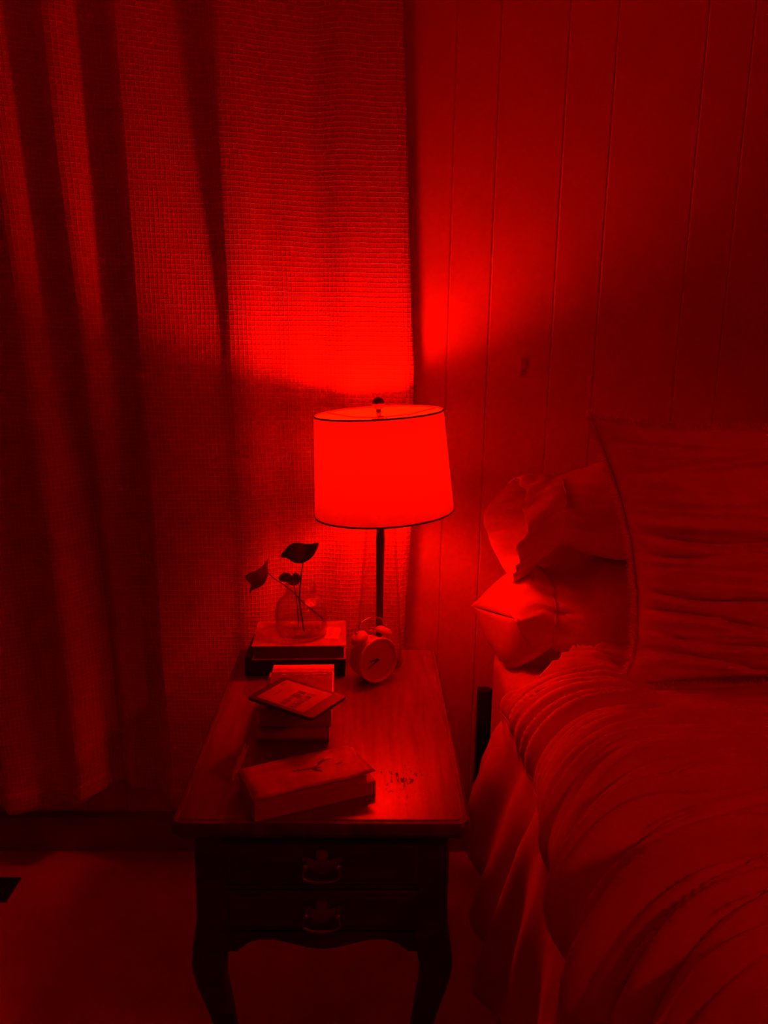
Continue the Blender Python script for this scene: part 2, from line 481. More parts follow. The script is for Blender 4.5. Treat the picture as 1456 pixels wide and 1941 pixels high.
# drawers
def drawer(z0, z1):
    mb = MB()
    w0, w1 = cx0+.049, cx1-.049
    yf = cy0-.002
    ring = lambda i, y: [(w0+i, y, z0+i), (w1-i, y, z0+i), (w1-i, y, z1-i), (w0+i, y, z1-i)]
    mb.loft([ring(0, yf+.02), ring(0, yf+.006), ring(.004, yf+.003), ring(.010, yf+.003), ring(.013, yf)])
    dr = mb.build('drawer', 'wood_dark', ns, bevel=.001)
    MB().box(w0+.01, w1-.01, yf+.02, cy1-.1, z0+.008, z1-.02).build('drawer_box', 'wood_dark', dr)
    cz = (z0+z1)/2 + .004
    hx = mid
    bp = [(0, .026), (.006, .0255), (.0105, .021), (.0105, .012), (.0075, .006), (.013, .002), (.02, .006), (.029, .012), (.034, .010), (.0355, .003), (.031, -.003), (.037, -.008), (.033, -.014), (.023, -.012), (.014, -.019), (.006, -.021), (0, -.025)]
    ol = bp + [(-x, z) for x, z in bp[::-1][1:-1]]
    mb = MB(); n = len(ol)
    yb = yf-.0018
    cidx = mb.vert((hx, yb-.0006, cz)); 
    a = [mb.vert((hx+x, yb, cz+z)) for x, z in ol]
    b2 = [mb.vert((hx+x, yf, cz+z)) for x, z in ol]
    for i in range(n):
        j = (i+1) % n
        mb.face((cidx, a[i], a[j])); mb.face((a[i], b2[i], b2[j], a[j]))
    mb.build('backplate', 'brass', dr)
    for s in (-1, 1):
        mb = MB()
        mb.tube([(hx+s*.029, yf, cz), (hx+s*.029, yb-.009, cz)], [.0035, .003], 10)
        mb.lathe([(.0005, -.0055), (.003, -.005), (.0052, -.002), (.0055, 0), (.0045, .003), (.002, .005), (.0005, .0055)], 12, (hx+s*.029, yb-.011, cz))
        mb.build('handle_post', 'brass', dr, smooth=True)
    pts = []
    for k in range(25):
        a_ = math.pi*k/24
        x = -math.cos(a_)
        xx = .029*x - .010*math.sin(2*a_)*.9
        zz = -.028*(math.sin(a_)**.62) if 0 < k < 24 else 0
        pts.append((hx+xx, yb-.012-.004*math.sin(a_), cz+zz))
    rad = [.0021+.0014*math.sin(math.pi*k/24)**4 for k in range(25)]
    MB().tube(pts, rad, 8).build('bail_pull', 'brass', dr, smooth=True)
drawer(.613, .706)
drawer(.516, .600)
# cabriole legs
path = [(.722, .0, .026), (.66, .0, .027), (.60, .001, .028), (.54, .003, .031), (.49, -.002, .033), (.446, -.009, .031), (.40, -.007, .0265), (.36, -.001, .0245), (.316, .006, .0225), (.25, .015, .0195), (.18, .019, .0165), (.12, .017, .0145), (.07, .009, .0145), (.035, -.001, .019), (.015, -.007, .024), (.004, -.008, .024), (0, -.007, .021)]
for sx in (-1, 1):
    for sy in (-1, 1):
        loops = []
        bx = (cx0+.028) if sx < 0 else (cx1-.028)
        by = (cy0+.028) if sy < 0 else (cy1-.028)
        for i in range(49):
            z = .722*(1-i/48)
            # piecewise-smooth lookup
            tab_o = sorted((p[0], p[1]) for p in path); tab_h = sorted((p[0], p[2]) for p in path)
            o_ = interp(tab_o, z); h_ = interp(tab_h, z)
            cxx, cyy = bx - sx*o_, by - sy*o_
            loops.append(rrect(cxx-h_, cxx+h_, cyy-h_, cyy+h_, h_*(.25 if z > .5 else lerp(.25, .7, min(1, (.5-z)/.25))), z, 4))
        MB().loft(loops).build('leg', 'wood_dark', ns, smooth=True, angle=50)

# ------------------------------------------------------------------ lamp
LX, LY = .03, 1.885
lamp = thing('table_lamp', 'lit table lamp with tilted drum shade on a clear glass base', 'lamp', (LX, LY, T))
gp = [(.0585, .0), (.0595, .003), (.0590, .010), (.0565, .05), (.0525, .12), (.0475, .20), (.0430, .27), (.0395, .33), (.0380, .355), (.0350, .364), (.022, .366)]
gi = [(.019, .362), (.033, .359), (.0352, .353), (.0366, .33), (.040, .27), (.0445, .2), (.0495, .12), (.0535, .05), (.055, .012), (.054, .006), (.0005, .005)]
MB().lathe([(.0005, .0)] + gp + gi, 48, (LX, LY, T), False, False).build('glass_base', 'glass', lamp, smooth=True, angle=40)
MB().lathe([(.0005, .0052), (.024, .0052), (.024, .010), (.014, .014), (.0095, .02), (.0088, .06), (.0092, .2), (.0105, .30), (.0112, .325), (.0098, .34), (.0098, .3615), (.0005, .3615)], 24, (LX, LY, T)).build('inner_rod', 'rod', lamp, smooth=True, angle=50)
MB().lathe([(.0005, .367), (.0225, .367), (.0235, .370), (.0225, .377), (.016, .381), (.0145, .386), (.0145, .43), (.016, .434), (.016, .452), (.013, .455), (.0005, .455)], 28, (LX, LY, T)).build('socket', 'brass', lamp, smooth=True, angle=40)
# shade, leaning a few degrees
SH_ROT = math.radians(3.9)
sc0 = Vector((LX, LY, T+.52))
def tilt(p):
    d = p - sc0
    c, s = math.cos(SH_ROT), math.sin(SH_ROT)
    # right side up: +x end rises
    return sc0 + Vector((d.x*c - d.z*s, d.y, d.x*s + d.z*c))
ZB, ZT, RB, RT = 1.157, 1.397, .1695, .1535
def shade_part(prof, name, m, n=96, **kw):
    mb = MB().lathe(prof, n, (LX, LY, 0), False, False)
    mb.xform(tilt)
    return mb.build(name, m, lamp, smooth=True, **kw)
sh = shade_part([(lerp(RB, RT, k/8), lerp(ZB, ZT, k/8)) for k in range(9)], 'lamp_shade', 'shade')
sh['label'] = 'glowing fabric drum shade'
for nm, r, z in (('bottom_trim', RB, ZB), ('top_trim', RT, ZT)):
    mb = MB()
    mb.loft([[(LX+rr*math.cos(2*math.pi*k/96), LY+rr*math.sin(2*math.pi*k/96), zz) for k in range(96)] for rr, zz in ((r-.0012, z-.002), (r+.0012, z-.002), (r+.0012, z+.002), (r-.0012, z+.002), (r-.0012, z-.002))], False, False)
    mb.xform(tilt); mb.build(nm, 'book_spine', lamp, smooth=True, angle=30)
# spider ring, harp, finial
mb = MB()
mb.lathe([(.0005, -.002), (.012, -.002), (.012, .002), (.0005, .002)], 20, (LX, LY, ZT-.012))
for k in range(3):
    a = math.radians(25+120*k)
    mb.tube([(LX+.010*math.cos(a), LY+.010*math.sin(a), ZT-.012), (LX+.08*math.cos(a), LY+.08*math.sin(a), ZT-.012), (LX+(RT-.001)*math.cos(a), LY+(RT-.001)*math.sin(a), ZT-.003)], .0016, 8)
mb.xform(tilt); mb.build('shade_spider', 'brass', lamp, smooth=True, angle=40)
mb = MB()
pts = []
for k in range(31):
    a = math.pi*k/30
    pts.append((LX-.052*math.cos(a)*(1 if k not in (0, 30) else .5), LY, T+.38+.248*math.sin(a)**.8))
mb.tube(pts, .0017, 8); mb.build('harp', 'brass', lamp, smooth=True)
mb = MB().lathe([(.0005, -.030), (.005, -.030), (.0062, -.026), (.0062, -.018), (.0045, -.014), (.0045, -.011)], 20, (LX, LY, 1.419), True, False)
mb.lathe([(.0005, -.0155), (.006, -.0143), (.0115, -.0104), (.0147, -.0048), (.0155, 0), (.0147, .0048), (.0115, .0104), (.006, .0143), (.0005, .0155)], 24, (LX, LY, 1.419))
mb.xform(tilt); mb.build('finial', 'rod', lamp, smooth=True, angle=50)
mb = MB().lathe([(.0005, 1.216), (.013, 1.216), (.015, 1.225), (.022, 1.245), (.029, 1.272), (.031, 1.295), (.029, 1.318), (.022, 1.335), (.012, 1.345), (.0005, 1.348)], 28, (LX, LY, 0))
mb.build('light_bulb', 'bulb', lamp, smooth=True)

# ------------------------------------------------------------------ curtain
def ridge_x(tab):
    return sorted(tab)
RIDGES = [
    ridge_x([(.2, .105), (.731, .104), (.895, .111), (1.084, .12), (1.4, .12), (1.489, .116), (1.779, .1), (2.063, .086), (2.351, .071), (2.45, .067)]),
    ridge_x([(.2, -.325), (.768, -.333), (1.068, -.333), (1.211, -.34), (1.485, -.349), (1.667, -.351), (2.069, -.363), (2.328, -.368), (2.45, -.372)]),
    ridge_x([(.2, -.555), (.446, -.561), (.688, -.572), (1.066, -.571), (1.279, -.573), (1.561, -.585), (1.983, -.592), (2.323, -.601), (2.45, -.603)]),
    ridge_x([(.2, -.69), (.6, -.70), (1.207, -.72), (1.454, -.725), (1.737, -.742), (2.015, -.757), (2.32, -.766), (2.45, -.77)]),
    ridge_x([(.2, -.83), (.6, -.835), (.985, -.85), (1.4, -.87), (1.661, -.885), (2.215, -.915), (2.45, -.925)]),
    ridge_x([(.2, -1.03), (1.0, -1.06), (2.45, -1.10)]),
    ridge_x([(.2, -1.20), (1.0, -1.23), (2.45, -1.27)]),
    ridge_x([(.2, -1.38), (1.0, -1.40), (2.45, -1.44)]),
]
HEM_TAB = [(-1.5, .205), (-1.071, .198), (-.994, .203), (-.886, .200), (-.80, .246), (-.70, .250), (-.563, .222), (-.4, .215), (.12, .21)]
CZT = 2.44
def cpoint(phi, w):
    """phi 0..7 across the ridges, w 0 hem .. 1 top"""
    i = min(int(phi), len(RIDGES)-2); t = phi-i
    z0 = .2; z = lerp(z0, CZT, w)
    def R(k):
        k = max(0, min(len(RIDGES)-1, k)); return interp(RIDGES[k], z)
    p0, p1, p2, p3 = R(i-1), R(i), R(i+1), R(i+2)
    x = lerp(p1, p2, t)
    # valley sits just left of each ridge so the lit slope facing the lamp is the long one
    if i == 0:
        d = 0.
        d += .010*math.sin(2*math.pi*(t*2.1+.12))*sstep(1.2, 2.2, z)*.8
        d += .005*math.sin(2*math.pi*(t*3.3+.4+.1*z))
        d += -.014*sstep(.80, 1.0, t) + .012*sstep(.0, .06, .06-t)
        y = 2.108 + d
        # depth must meet the ridge value at t=1
        y = lerp(y, 2.062, sstep(.62, 1., t))
    else:
        A = (.0, interp([(1.3, .007), (1.6, .013), (1.8, .021), (2.1, .040), (2.35, .055)], z), .056, .05, .05, .05, .05)[i]
        v = (.3, .17, .26, .28, .3, .3, .3)[i]
        if t < v: s = .5-.5*math.cos(math.pi*t/v)
        else: s = .5+.5*math.cos(math.pi*(t-v)/(1-v))
        y = 2.062 + A*s
        x += -.0*t
    # the third ridge dies out lower down, leaving one wide hollow
    if abs(phi-3) < 1: y += .062*(1-sstep(.95, 1.5, z))*(.5+.5*math.cos(math.pi*(phi-3)))
    x += .004*noise.noise(Vector((phi*2.1, z*1.3, 3)))
    y += .006*noise.noise(Vector((phi*1.7, z*1.1, 9)))
    hem = interp(HEM_TAB, x)
    if w < .25: z = lerp(hem, lerp(z0, CZT, .25), w/.25)
    return Vector((x, y, z))
cols = []
NPH = [84, 44, 40, 34, 34, 24, 20]
phis = []
for i, n in enumerate(NPH): phis += [i+k/n for k in range(n)]
phis.append(float(len(NPH)))
NW = 70
mb = MB()
rows = [[cpoint(p, w/NW) for p in phis] for w in range(NW+1)]
mb.grid(rows)
cur = thing('curtain', 'full-length pale woven curtain hanging in folds behind the nightstand', 'curtain', (-.6, 2.12, .2))
co = mb.build('curtain_panel', 'curtain', cur, smooth=True, recalc=False)
uvl = co.data.uv_layers.new(name='UVMap')
arc = []
for r in rows:
    a = [0.]
    for p, q in zip(r, r[1:]): a.append(a[-1]+math.hypot(q.x-p.x, q.y-p.y))
    arc.append(a)
n = len(phis)
for lp in co.data.loops:
    k = lp.vertex_index; i, j = divmod(k, n)
    uvl.data[lp.index].uv = (arc[NW//2][j], rows[i][j].z if i > 17 else lerp(.2, CZT, i/NW))
solid(co, .0016)
# stitched hems: thin doubled strips on the front of the cloth
def strip(cells, name):
    mb = MB(); mb.grid(cells)
    o = mb.build(name, 'curtain', cur, smooth=True, recalc=False)
    u = o.data.uv_layers.new(name='UVMap'); nn = len(cells[0])
    for lp in o.data.loops:
        i, j = divmod(lp.vertex_index, nn); q = cells[i][j]
        u.data[lp.index].uv = (q.x, q.z)
    solid(o, .0014, 0)
strip([[cpoint(ph, w/NW)+Vector((.0006, -.0024, 0)) for ph in (0., .015, .03, .045)] for w in range(NW+1)], 'side_hem')
strip([[cpoint(p, w/NW)+Vector((0, -.0024, -.0004)) for p in phis] for w in (0, 1/2, 1, 3/2, 2)], 'bottom_hem')
rod = thing('curtain_rod', 'dark curtain rod on wall brackets above the curtain', 'curtain rod', (-.68, 2.09, CZT))
MB().tube([(-1.55, 2.085, CZT+.0125), (.2, 2.085, CZT+.0125)], .011, 16).build('pole', 'black_metal', rod, smooth=True, angle=40)
for x in (-1.5, .15):
    MB().tube([(x, WALL_Y, CZT+.0125), (x, 2.085, CZT+.0125)], .006, 10).build('bracket', 'black_metal', rod, smooth=True, angle=40)
for x in (-1.55, .2):
    MB().lathe([(.0005, -.02), (.012, -.016), (.02, 0), (.012, .016), (.0005, .02)], 16, (x, 2.085, CZT+.0125)).build('rod_end', 'black_metal', rod, smooth=True)

# ------------------------------------------------------------------ wall hook
hk = thing('wall_hook', 'small pale adhesive hook on the panelled wall above the pillows', 'hook', (.419, WALL_Y, 1.488))
mb = MB(); mb.loft([rrect(-.0085, .0085, -.021, .021, .004, 0), rrect(-.0085, .0085, -.021, .021, .004, .003), rrect(-.007, .007, -.0195, .0195, .003, .0045)])
mb.xform(lambda p: Vector((.419+p.x, WALL_Y-p.z, 1.488+p.y))); mb.build('mounting_plate', 'plastic', hk, smooth=True, angle=30)
mb = MB()
mb.loft([[(.419+sx*.0068, WALL_Y-.0045-d, z+1.488) for sx, d in ((-1, 0), (1, 0), (1, th), (-1, th))] for z, d, th in ((-.002, 0, .003), (.006, .002, .005), (.014, .007, .005), (.021, .013, .0045), (.0255, .0165, .0035))])
mb.build('hook_arm', 'plastic', hk, bevel=.001)
for dz in (-.004, -.014):
    MB().lathe([(.0004, 0), (.002, 0), (.002, .0012), (.0004, .0012)], 12).xform(lambda p: Vector((.419+p.x, WALL_Y-.0045-p.z, 1.488+dz+p.y))).build('screw', 'book_spine', hk)

# ------------------------------------------------------------------ floor vent
vt = thing('floor_vent', 'dark slotted metal floor vent set in the floor', 'vent', (-1.10, 1.995, 0))
vx0, vx1, vy0, vy1 = -1.32, -1.012, 1.945, 2.045
mb = MB()
for q in ((vx0, vx1, vy0, vy0+.010, 0, .004), (vx0, vx1, vy1-.010, vy1, 0, .004), (vx0, vx0+.012, vy0+.01, vy1-.01, 0, .004), (vx1-.012, vx1, vy0+.01, vy1-.01, 0, .004)): mb.box(*q)
mb.build('vent_frame', 'vent', vt)
MB().box(vx0+.012, vx1-.012, vy0+.01, vy1-.01, .0004, .0012).build('vent_pan', 'black_paint', vt)
x = vx1-.024
while x > vx0+.014:
    MB().box(x-.0028, x+.0028, vy0+.01, vy1-.01, .0012, .0042).build('slat', 'brass', vt)
    x -= .0115

# ------------------------------------------------------------------ books
def book(name, label, x0, x1, y0, y1, z0, z1, ang, cov, spine='far', over=.003, board=.0022, page='paper'):
    """spine: which side carries the spine ('far','near','left','right')"""
    c = ((x0+x1)/2, (y0+y1)/2)
    b = thing(name, label, 'book', (c[0], c[1], z0))
    f = rot_z(ang, c)
    mb = MB()
    yq = y0+.008 if spine == 'round' else y0
    mb.box(x0, x1, yq, y1, z0, z0+board); mb.box(x0, x1, yq, y1, z1-board, z1)
    if spine == 'far': q = (x0, x1, y1-board, y1)
    elif spine in ('near', 'round'): q = (x0, x1, y0, y0+board)
    elif spine == 'left': q = (x0, x0+board, y0, y1)
    else: q = (x1-board, x1, y0, y1)
    if spine == 'round':
        pr_ = [(y0+.006-.010*math.sin(math.pi*k/10), lerp(z0+.0005, z1-.0005, k/10)) for k in range(11)]
        mb.prism([(x0, y, z) for y, z in pr_] + [(x0, y0+.0085, z1-.001), (x0, y0+.0085, z0+.001)], (x1-x0, 0, 0))
    else:
        mb.box(q[0], q[1], q[2], q[3], z0+board, z1-board)
    mb.xform(f); mb.build('cover', cov, b, bevel=.0006)
    p = [x0+over, x1-over, y0+over, y1-over]
    if spine == 'far': p[3] = y1-board-.0003
    elif spine == 'near': p[2] = y0+board+.0003
    elif spine == 'round': p[2] = y0+.009
    elif spine == 'left': p[0] = x0+board+.0003
    else: p[1] = x1-board-.0003
    MB().box(p[0], p[1], p[2], p[3], z0+board, z1-board).xform(f).build('page_block', page, b)
    return b, f

# back pair under the jar
book('book', 'thick black book at the bottom of the pile under the glass jar', -.298, -.054, 1.800, 1.960, T, .8055, 0., 'book_black', 'near', page='book_black')
jb, f = book('book', 'jacketed book with a white paper label lying under the glass jar', -.282, -.054, 1.792, 1.958, .8058, .8425, .04, 'book_cover', 'far', over=.006, page='book_spine')
MB().loft([rrect(-.104, -.069, 1.838, 1.915, .001, .8426), rrect(-.104, -.069, 1.838, 1.915, .001, .8430)]).xform(rot_z(-.05, (-.087, 1.876))).build('paper_label', 'white_paper', jb)['label'] = 'white printed paper label'
mb = MB()
for k in range(6):
    mb.box(-.098, -.098+(.012, .010, .012, .008, .011, .007)[k], 1.905-k*.009, 1.9062-k*.009, .8430, .84315)
mb.xform(rot_z(-.05, (-.087, 1.876))).build('label_print', 'ink', jb)

# front stack
book('book', 'lowest book of the three piled under the e-reader', -.226, -.078, 1.479, 1.668, T, .7905, .02, 'book_plain', 'round', over=.004)
b2, f = book('book', 'rounded thick book in the middle of the pile under the e-reader', -.219, -.073, 1.482, 1.672, .7908, .8285, .01, 'book_plain', 'round', over=.004)
tb, f = book('book', 'book with a white-banded top cover lying directly under the e-reader', -.207, -.071, 1.492, 1.655, .8288, .8545, .03, 'book_dark', 'left', over=.003)
c_ = ((-.207-.071)/2, (1.492+1.655)/2)
zt = .8545
mb = MB(); mb.box(-.2065, -.0715, 1.6335, 1.6548, zt, zt+.0004).xform(f); mb.build('cover_band', 'white_paper', tb)['label'] = 'white band along the far edge of the cover'
mb = MB(); mb.box(-.2065, -.0715, 1.6175, 1.6330, zt, zt+.0003).xform(f); mb.build('cover_band', 'book_plain', tb)['label'] = 'dull band printed with small rings'
mb = MB(); mb.box(-.2065, -.0715, 1.6160, 1.6174, zt, zt+.0004); mb.box(-.0745, -.0713, 1.494, 1.6160, zt, zt+.0004)
mb.xform(f).build('cover_line', 'white_paper', tb)
for x in (-.183, -.0965, -.0835):
    R_ = .004 if x < -.1 else .0028
    mb = MB()
    mb.loft([[(x+r*1.25*math.cos(2*math.pi*k/16), 1.6252+r*math.sin(2*math.pi*k/16), z) for k in range(16)] for r, z in ((R_, zt+.0003), (R_, zt+.0007), (R_-.0012, zt+.0007), (R_-.0012, zt+.0003))], False, False)
    mb.xform(f).build('ring_print', 'white_paper', tb)
mb = MB()
for x0, x1, y in ((-.185, -.175, 1.603), (-.155, -.143, 1.604), (-.138, -.126, 1.603), (-.118, -.086, 1.605), (-.13, -.092, 1.588), (-.125, -.118, 1.5885)):
    mb.box(x0, x1, y, y+.0022, zt, zt+.0004)
mb.xform(f).build('cover_text', 'cover_print' if 'cover_print' in MAT else 'paper', tb)

# e-reader
er = thing('e_reader', 'black e-reader with a bright paper-like screen lying askew on the book pile', 'e-reader', (-.14, 1.478, .8550))
ea = math.atan2(-.090, .137)
ec = Vector((-.1410, 1.4790, 0))
def ef(p):
    c, s = math.cos(ea), math.sin(ea)
    return Vector((ec.x+p.x*c-p.y*s, ec.y+p.x*s+p.y*c, p.z))
EZ = .8555
W2, H2 = .083, .0585
loops = [rrect(-W2+i, W2-i, -H2+i, H2-i, .009-i*.5, EZ+z) for i, z in ((.004, 0), (.001, .002), (0, .005), (0, .0072), (.0012, .0084))]
MB().loft(loops).xform(ef).build('body', 'ereader', er, smooth=True, angle=30)
sx0, sx1, sy0, sy1 = -.0665, .0535, -.0475, .0475
MB().loft([rrect(sx0, sx1, sy0, sy1, .001, EZ+.0084), rrect(sx0, sx1, sy0, sy1, .001, EZ+.0087)]).xform(ef).build('screen', 'screen', er)
# printed page: header, two rows of book thumbnails (flat print, text direction runs along the short side)
def pr(x0, x1, y0, y1, mi, name='thumbnail'):
    MB().box(x0, x1, y0, y1, EZ+.0087, EZ+.00885).xform(ef).build(name, ('screen_dark', 'screen_mid')[mi], er)
pr(-.063, -.060, .022, .044, 1, 'title_line')
pr(-.044, -.041, -.02, .004, 1, 'title_line')
pr(-.012, .006, .012, .0235, 0); pr(-.013, .010, -.006, .010, 0); pr(-.010, -.002, -.019, -.0085, 1)
for yy in (-.043, -.031): pr(-.012+(.001 if yy < -.04 else 0), .002, yy, yy+.010, 1)
for i, yy in enumerate((-.044, -.032, -.02, -.008, .004, .017)):
    pr(.0125, .0155, yy, yy+.008, 0 if i % 2 else 1)
    pr(.017, .028, yy, yy+.0095, 1 if i % 2 else 0)
    pr(.030, .031, yy, yy+.007, 1, 'title_line')

# front paperback, its cover lifting at the free corner
fb = thing('book', 'thick paperback with a lifting cover lying at the front of the nightstand', 'book', (-.10, 1.30, T))
fa = math.atan2(.088, .207)
fo = Vector((-.189, 1.211, 0))
def ff(p):
    c, s = math.cos(fa), math.sin(fa)
    return Vector((fo.x+p.x*c-p.y*s, fo.y+p.x*s+p.y*c, p.z))
BW, BD, BH = .226, .108, .042
MB().loft([rrect(0, BW, 0, BD, .0015, T+.0), rrect(0, BW, 0, BD, .0015, T+.0012)]).xform(ff).build('back_cover', 'book_plain', fb)
mb = MB()
def fanz(x, y):     # the block swells gently and its top leaves lift at the right
    return .0395 + .0025*math.sin(math.pi*min(1, x/BW)) - .006*sstep(.15, .226, x)*sstep(.08, 0, y)
# the lower leaves stand proud, the upper ones have slid back under the cover
mb.box(-.0009, BW-.001, .0005, BD-.003, T+.0012, T+.0255)
NXb, NYb = 16, 8
XE = BW-.004
rows_t = [[Vector((lerp(.001, XE-.012*(1-j/NYb), i/NXb), lerp(.0085, BD-.003, j/NYb), T+fanz(lerp(0, BW, i/NXb), lerp(0, BD, j/NYb)))) for i in range(NXb+1)] for j in range(NYb+1)]
rows_b = [[Vector((p.x, p.y, T+.0256)) for p in r] for r in rows_t]
bt = mb.grid(rows_t); bb = mb.grid(rows_b)
nn = NXb+1
ring = [j for j in range(nn)] + [(r+1)*nn+nn-1 for r in range(NYb)] + [NYb*nn+j for j in range(nn-2, -1, -1)] + [r*nn for r in range(NYb-1, 0, -1)]
for a, b in zip(ring, ring[1:]+ring[:1]): mb.face((bb+a, bb+b, bt+b, bt+a))
mb.xform(ff).build('page_block', 'paper', fb)
mb = MB()
rows_c = []
for j in range(NYb+1):
    r = []
    for i in range(NXb+1):
        x, y = lerp(-.001, BW-.002-.012*j/NYb, i/NXb), lerp(-.001, BD, j/NYb)
        z = T+fanz(x, y)+.0012+.010*sstep(.17, .226, x)*sstep(.02, .10, BD-y)*.9 + .002*sstep(.16, .226, x)
        r.append(Vector((x, y, z)))
    rows_c.append(r)
mb.grid(rows_c); mb.xform(ff)
solid(mb.build('front_cover', 'book_cover', fb, smooth=True, recalc=False), .0008, 1)
MB().box(-.0025, -.001, -.001, BD, T, T+.0405).xform(ff).build('spine', 'book_plain', fb)
# cover print: a dark branch with two small bright marks
mb = MB()
def blob(x, y, a, b, rot, mi):
    c, s = math.cos(rot), math.sin(rot); k0 = len(mb.v); n = 14
    pts = []
    for k in range(n):
        t = 2*math.pi*k/n; px, py = a*math.cos(t), b*math.sin(t)
        X, Y = x+px*c-py*s, y+px*s+py*c
        pts.append((X, Y, T+fanz(X, Y)+.0024+.002*sstep(.16, .226, X)))
    for p in pts: mb.vert(p)
    mb.face([k0+k for k in range(n)], mi)
for q in ((.115, .056, .028, .0022, -.15, 0), (.138, .066, .02, .003, .7, 0), (.150, .072, .016, .0018, .25, 0), (.128, .046, .010, .004, -.8, 0), (.095, .060, .010, .002, .1, 0), (.178, .055, .016, .0016, .1, 0), (.131, .064, .0055, .0028, .4, 1), (.098, .061, .008, .0014, 0, 1), (.19, .05, .012, .0012, .2, 1)):
    blob(*q)
mb.xform(ff).build('cover_print', ['ink', 'white_paper'], fb)

# ------------------------------------------------------------------ glass jar with cuttings
JX, JY, JZ = -.166, 1.872, .8432
jar = thing('glass_jar', 'clear glass jar with ribbed neck half filled with water on the book pile', 'jar', (JX, JY, JZ))
op = [(.0005, 0), (.052, 0), (.060, .003), (.0645, .009), (.0655, .02), (.0645, .05), (.0635, .066), (.060, .080), (.052, .092), (.043, .099), (.0385, .1035), (.0375, .107), (.0385, .109), (.0375, .111), (.0375, .114), (.0385, .116), (.0375, .118), (.0375, .122), (.0392, .1245), (.0392, .128), (.0375, .130)]
ip = [(.0355, .130), (.0345, .126), (.0345, .106), (.040, .098), (.049, .0905), (.057, .079), (.0608, .066), (.062, .05), (.063, .02), (.0615, .010), (.055, .006), (.0005, .0055)]
MB().lathe(op+ip, 48, (JX, JY, JZ), False, False).build('jar_body', 'jar_glass', jar, smooth=True, angle=60)
MB().lathe([(.0005, .0058), (.0545, .0063), (.061, .0103), (.0625, .02), (.0622, .034), (.0605, .033), (.0005, .033)], 48, (JX, JY, JZ), False, False).build('water', 'water', jar, smooth=True, angle=50)

def leaf_mesh(outline, center, normal_fn, name, parent, rings=7):
    mb = MB()
    c = Vector(center); n = len(outline)
    base = []
    cv = mb.vert(normal_fn(c, c, 0))
    prev = None
    for r in range(1, rings+1):
        t = r/rings
        cur_ = [mb.vert(normal_fn(c.lerp(Vector(p), t), c, t)) for p in outline]
        for i in range(n):
            j = (i+1) % n
            if prev is None: mb.face((cv, cur_[i], cur_[j]))
            else: mb.face((prev[i], cur_[i], cur_[j], prev[j]))
        prev = cur_
    o = mb.build(name, 'leaf', parent, smooth=True)
    solid(o, .0011, 0)
    return o
def smooth_closed(pts, k=4):
    out = []
    n = len(pts)
    for i in range(n):
        p0, p1, p2, p3 = (Vector(pts[(i+d) % n]) for d in (-1, 0, 1, 2))
        for s in range(k):
            t = s/k
            out.append(.5*((2*p1)+(p2-p0)*t+(2*p0-5*p1+4*p2-p3)*t*t+(3*p1-p0-3*p2+p3)*t**3))
    return out
P = lambda x, z: (x, 1.875, z)
# 1: upright leaf, broad blade folded to the right
l1 = thing('leaf_cutting', 'tall upright leaf cutting with one broad dark leaf in the jar', 'plant cutting', (-.166, 1.875, .86))
o1 = smooth_closed([P(-.216, 1.045), P(-.205, 1.061), P(-.190, 1.075), P(-.172, 1.080), P(-.155, 1.077), P(-.139, 1.079), P(-.120, 1.084), P(-.124, 1.069), P(-.135, 1.052), P(-.148, 1.040), P(-.165, 1.033), P(-.185, 1.035), P(-.198, 1.043)])
leaf_mesh(o1, P(-.168, 1.056), lambda p, c, t: Vector((p.x, p.y - .030*sstep(-.158, -.118, p.x) + .022*((p.x+.17)/.05)**2*.6 - .010*(p.z-1.05)/.03, 1.052+(p.z-1.056)*1.22)), 'leaf', l1)
MB().tube([(-.166+.006, 1.877, 1.037), (-.163, 1.876, 1.01), (-.167, 1.874, .97), (-.170, 1.872, .935), (-.166, 1.868, .90), (-.158, 1.862, .852)], [.0013, .0015, .0017, .0021, .002, .0018], 8).build('stem', 'stem', l1, smooth=True)
# 2: leaning left
l2 = thing('leaf_cutting', 'leaf cutting leaning left over the jar rim with a curled pointed leaf', 'plant cutting', (-.19, 1.86, .86))
o2 = smooth_closed([P(-.2505, 1.038), P(-.262, 1.025), P(-.275, 1.016), P(-.292, 1.011), P(-.302, 1.003), P(-.297, .992), P(-.289, .979), P(-.293, .969), P(-.297, .951), P(-.289, .963), P(-.278, .968), P(-.264, .976), P(-.254, .991), P(-.2495, 1.008), P(-.2515, 1.022)])
leaf_mesh(o2, P(-.272, .995), lambda p, c, t: Vector((p.x+.009, p.y - .05 + .35*(p.x+.272) + 9*((p.z-.995)**2)*1.5, p.z+.006)), 'leaf', l2)
MB().tube([(-.2425, 1.834, 1.014), (-.228, 1.845, .995), (-.205, 1.856, .975), (-.184, 1.864, .955), (-.160, 1.870, .925), (-.125, 1.880, .890), (-.112, 1.884, .876)], [.0010, .0012, .0013, .0015, .0018, .0018, .0015], 8).build('stem', 'stem', l2, smooth=True)
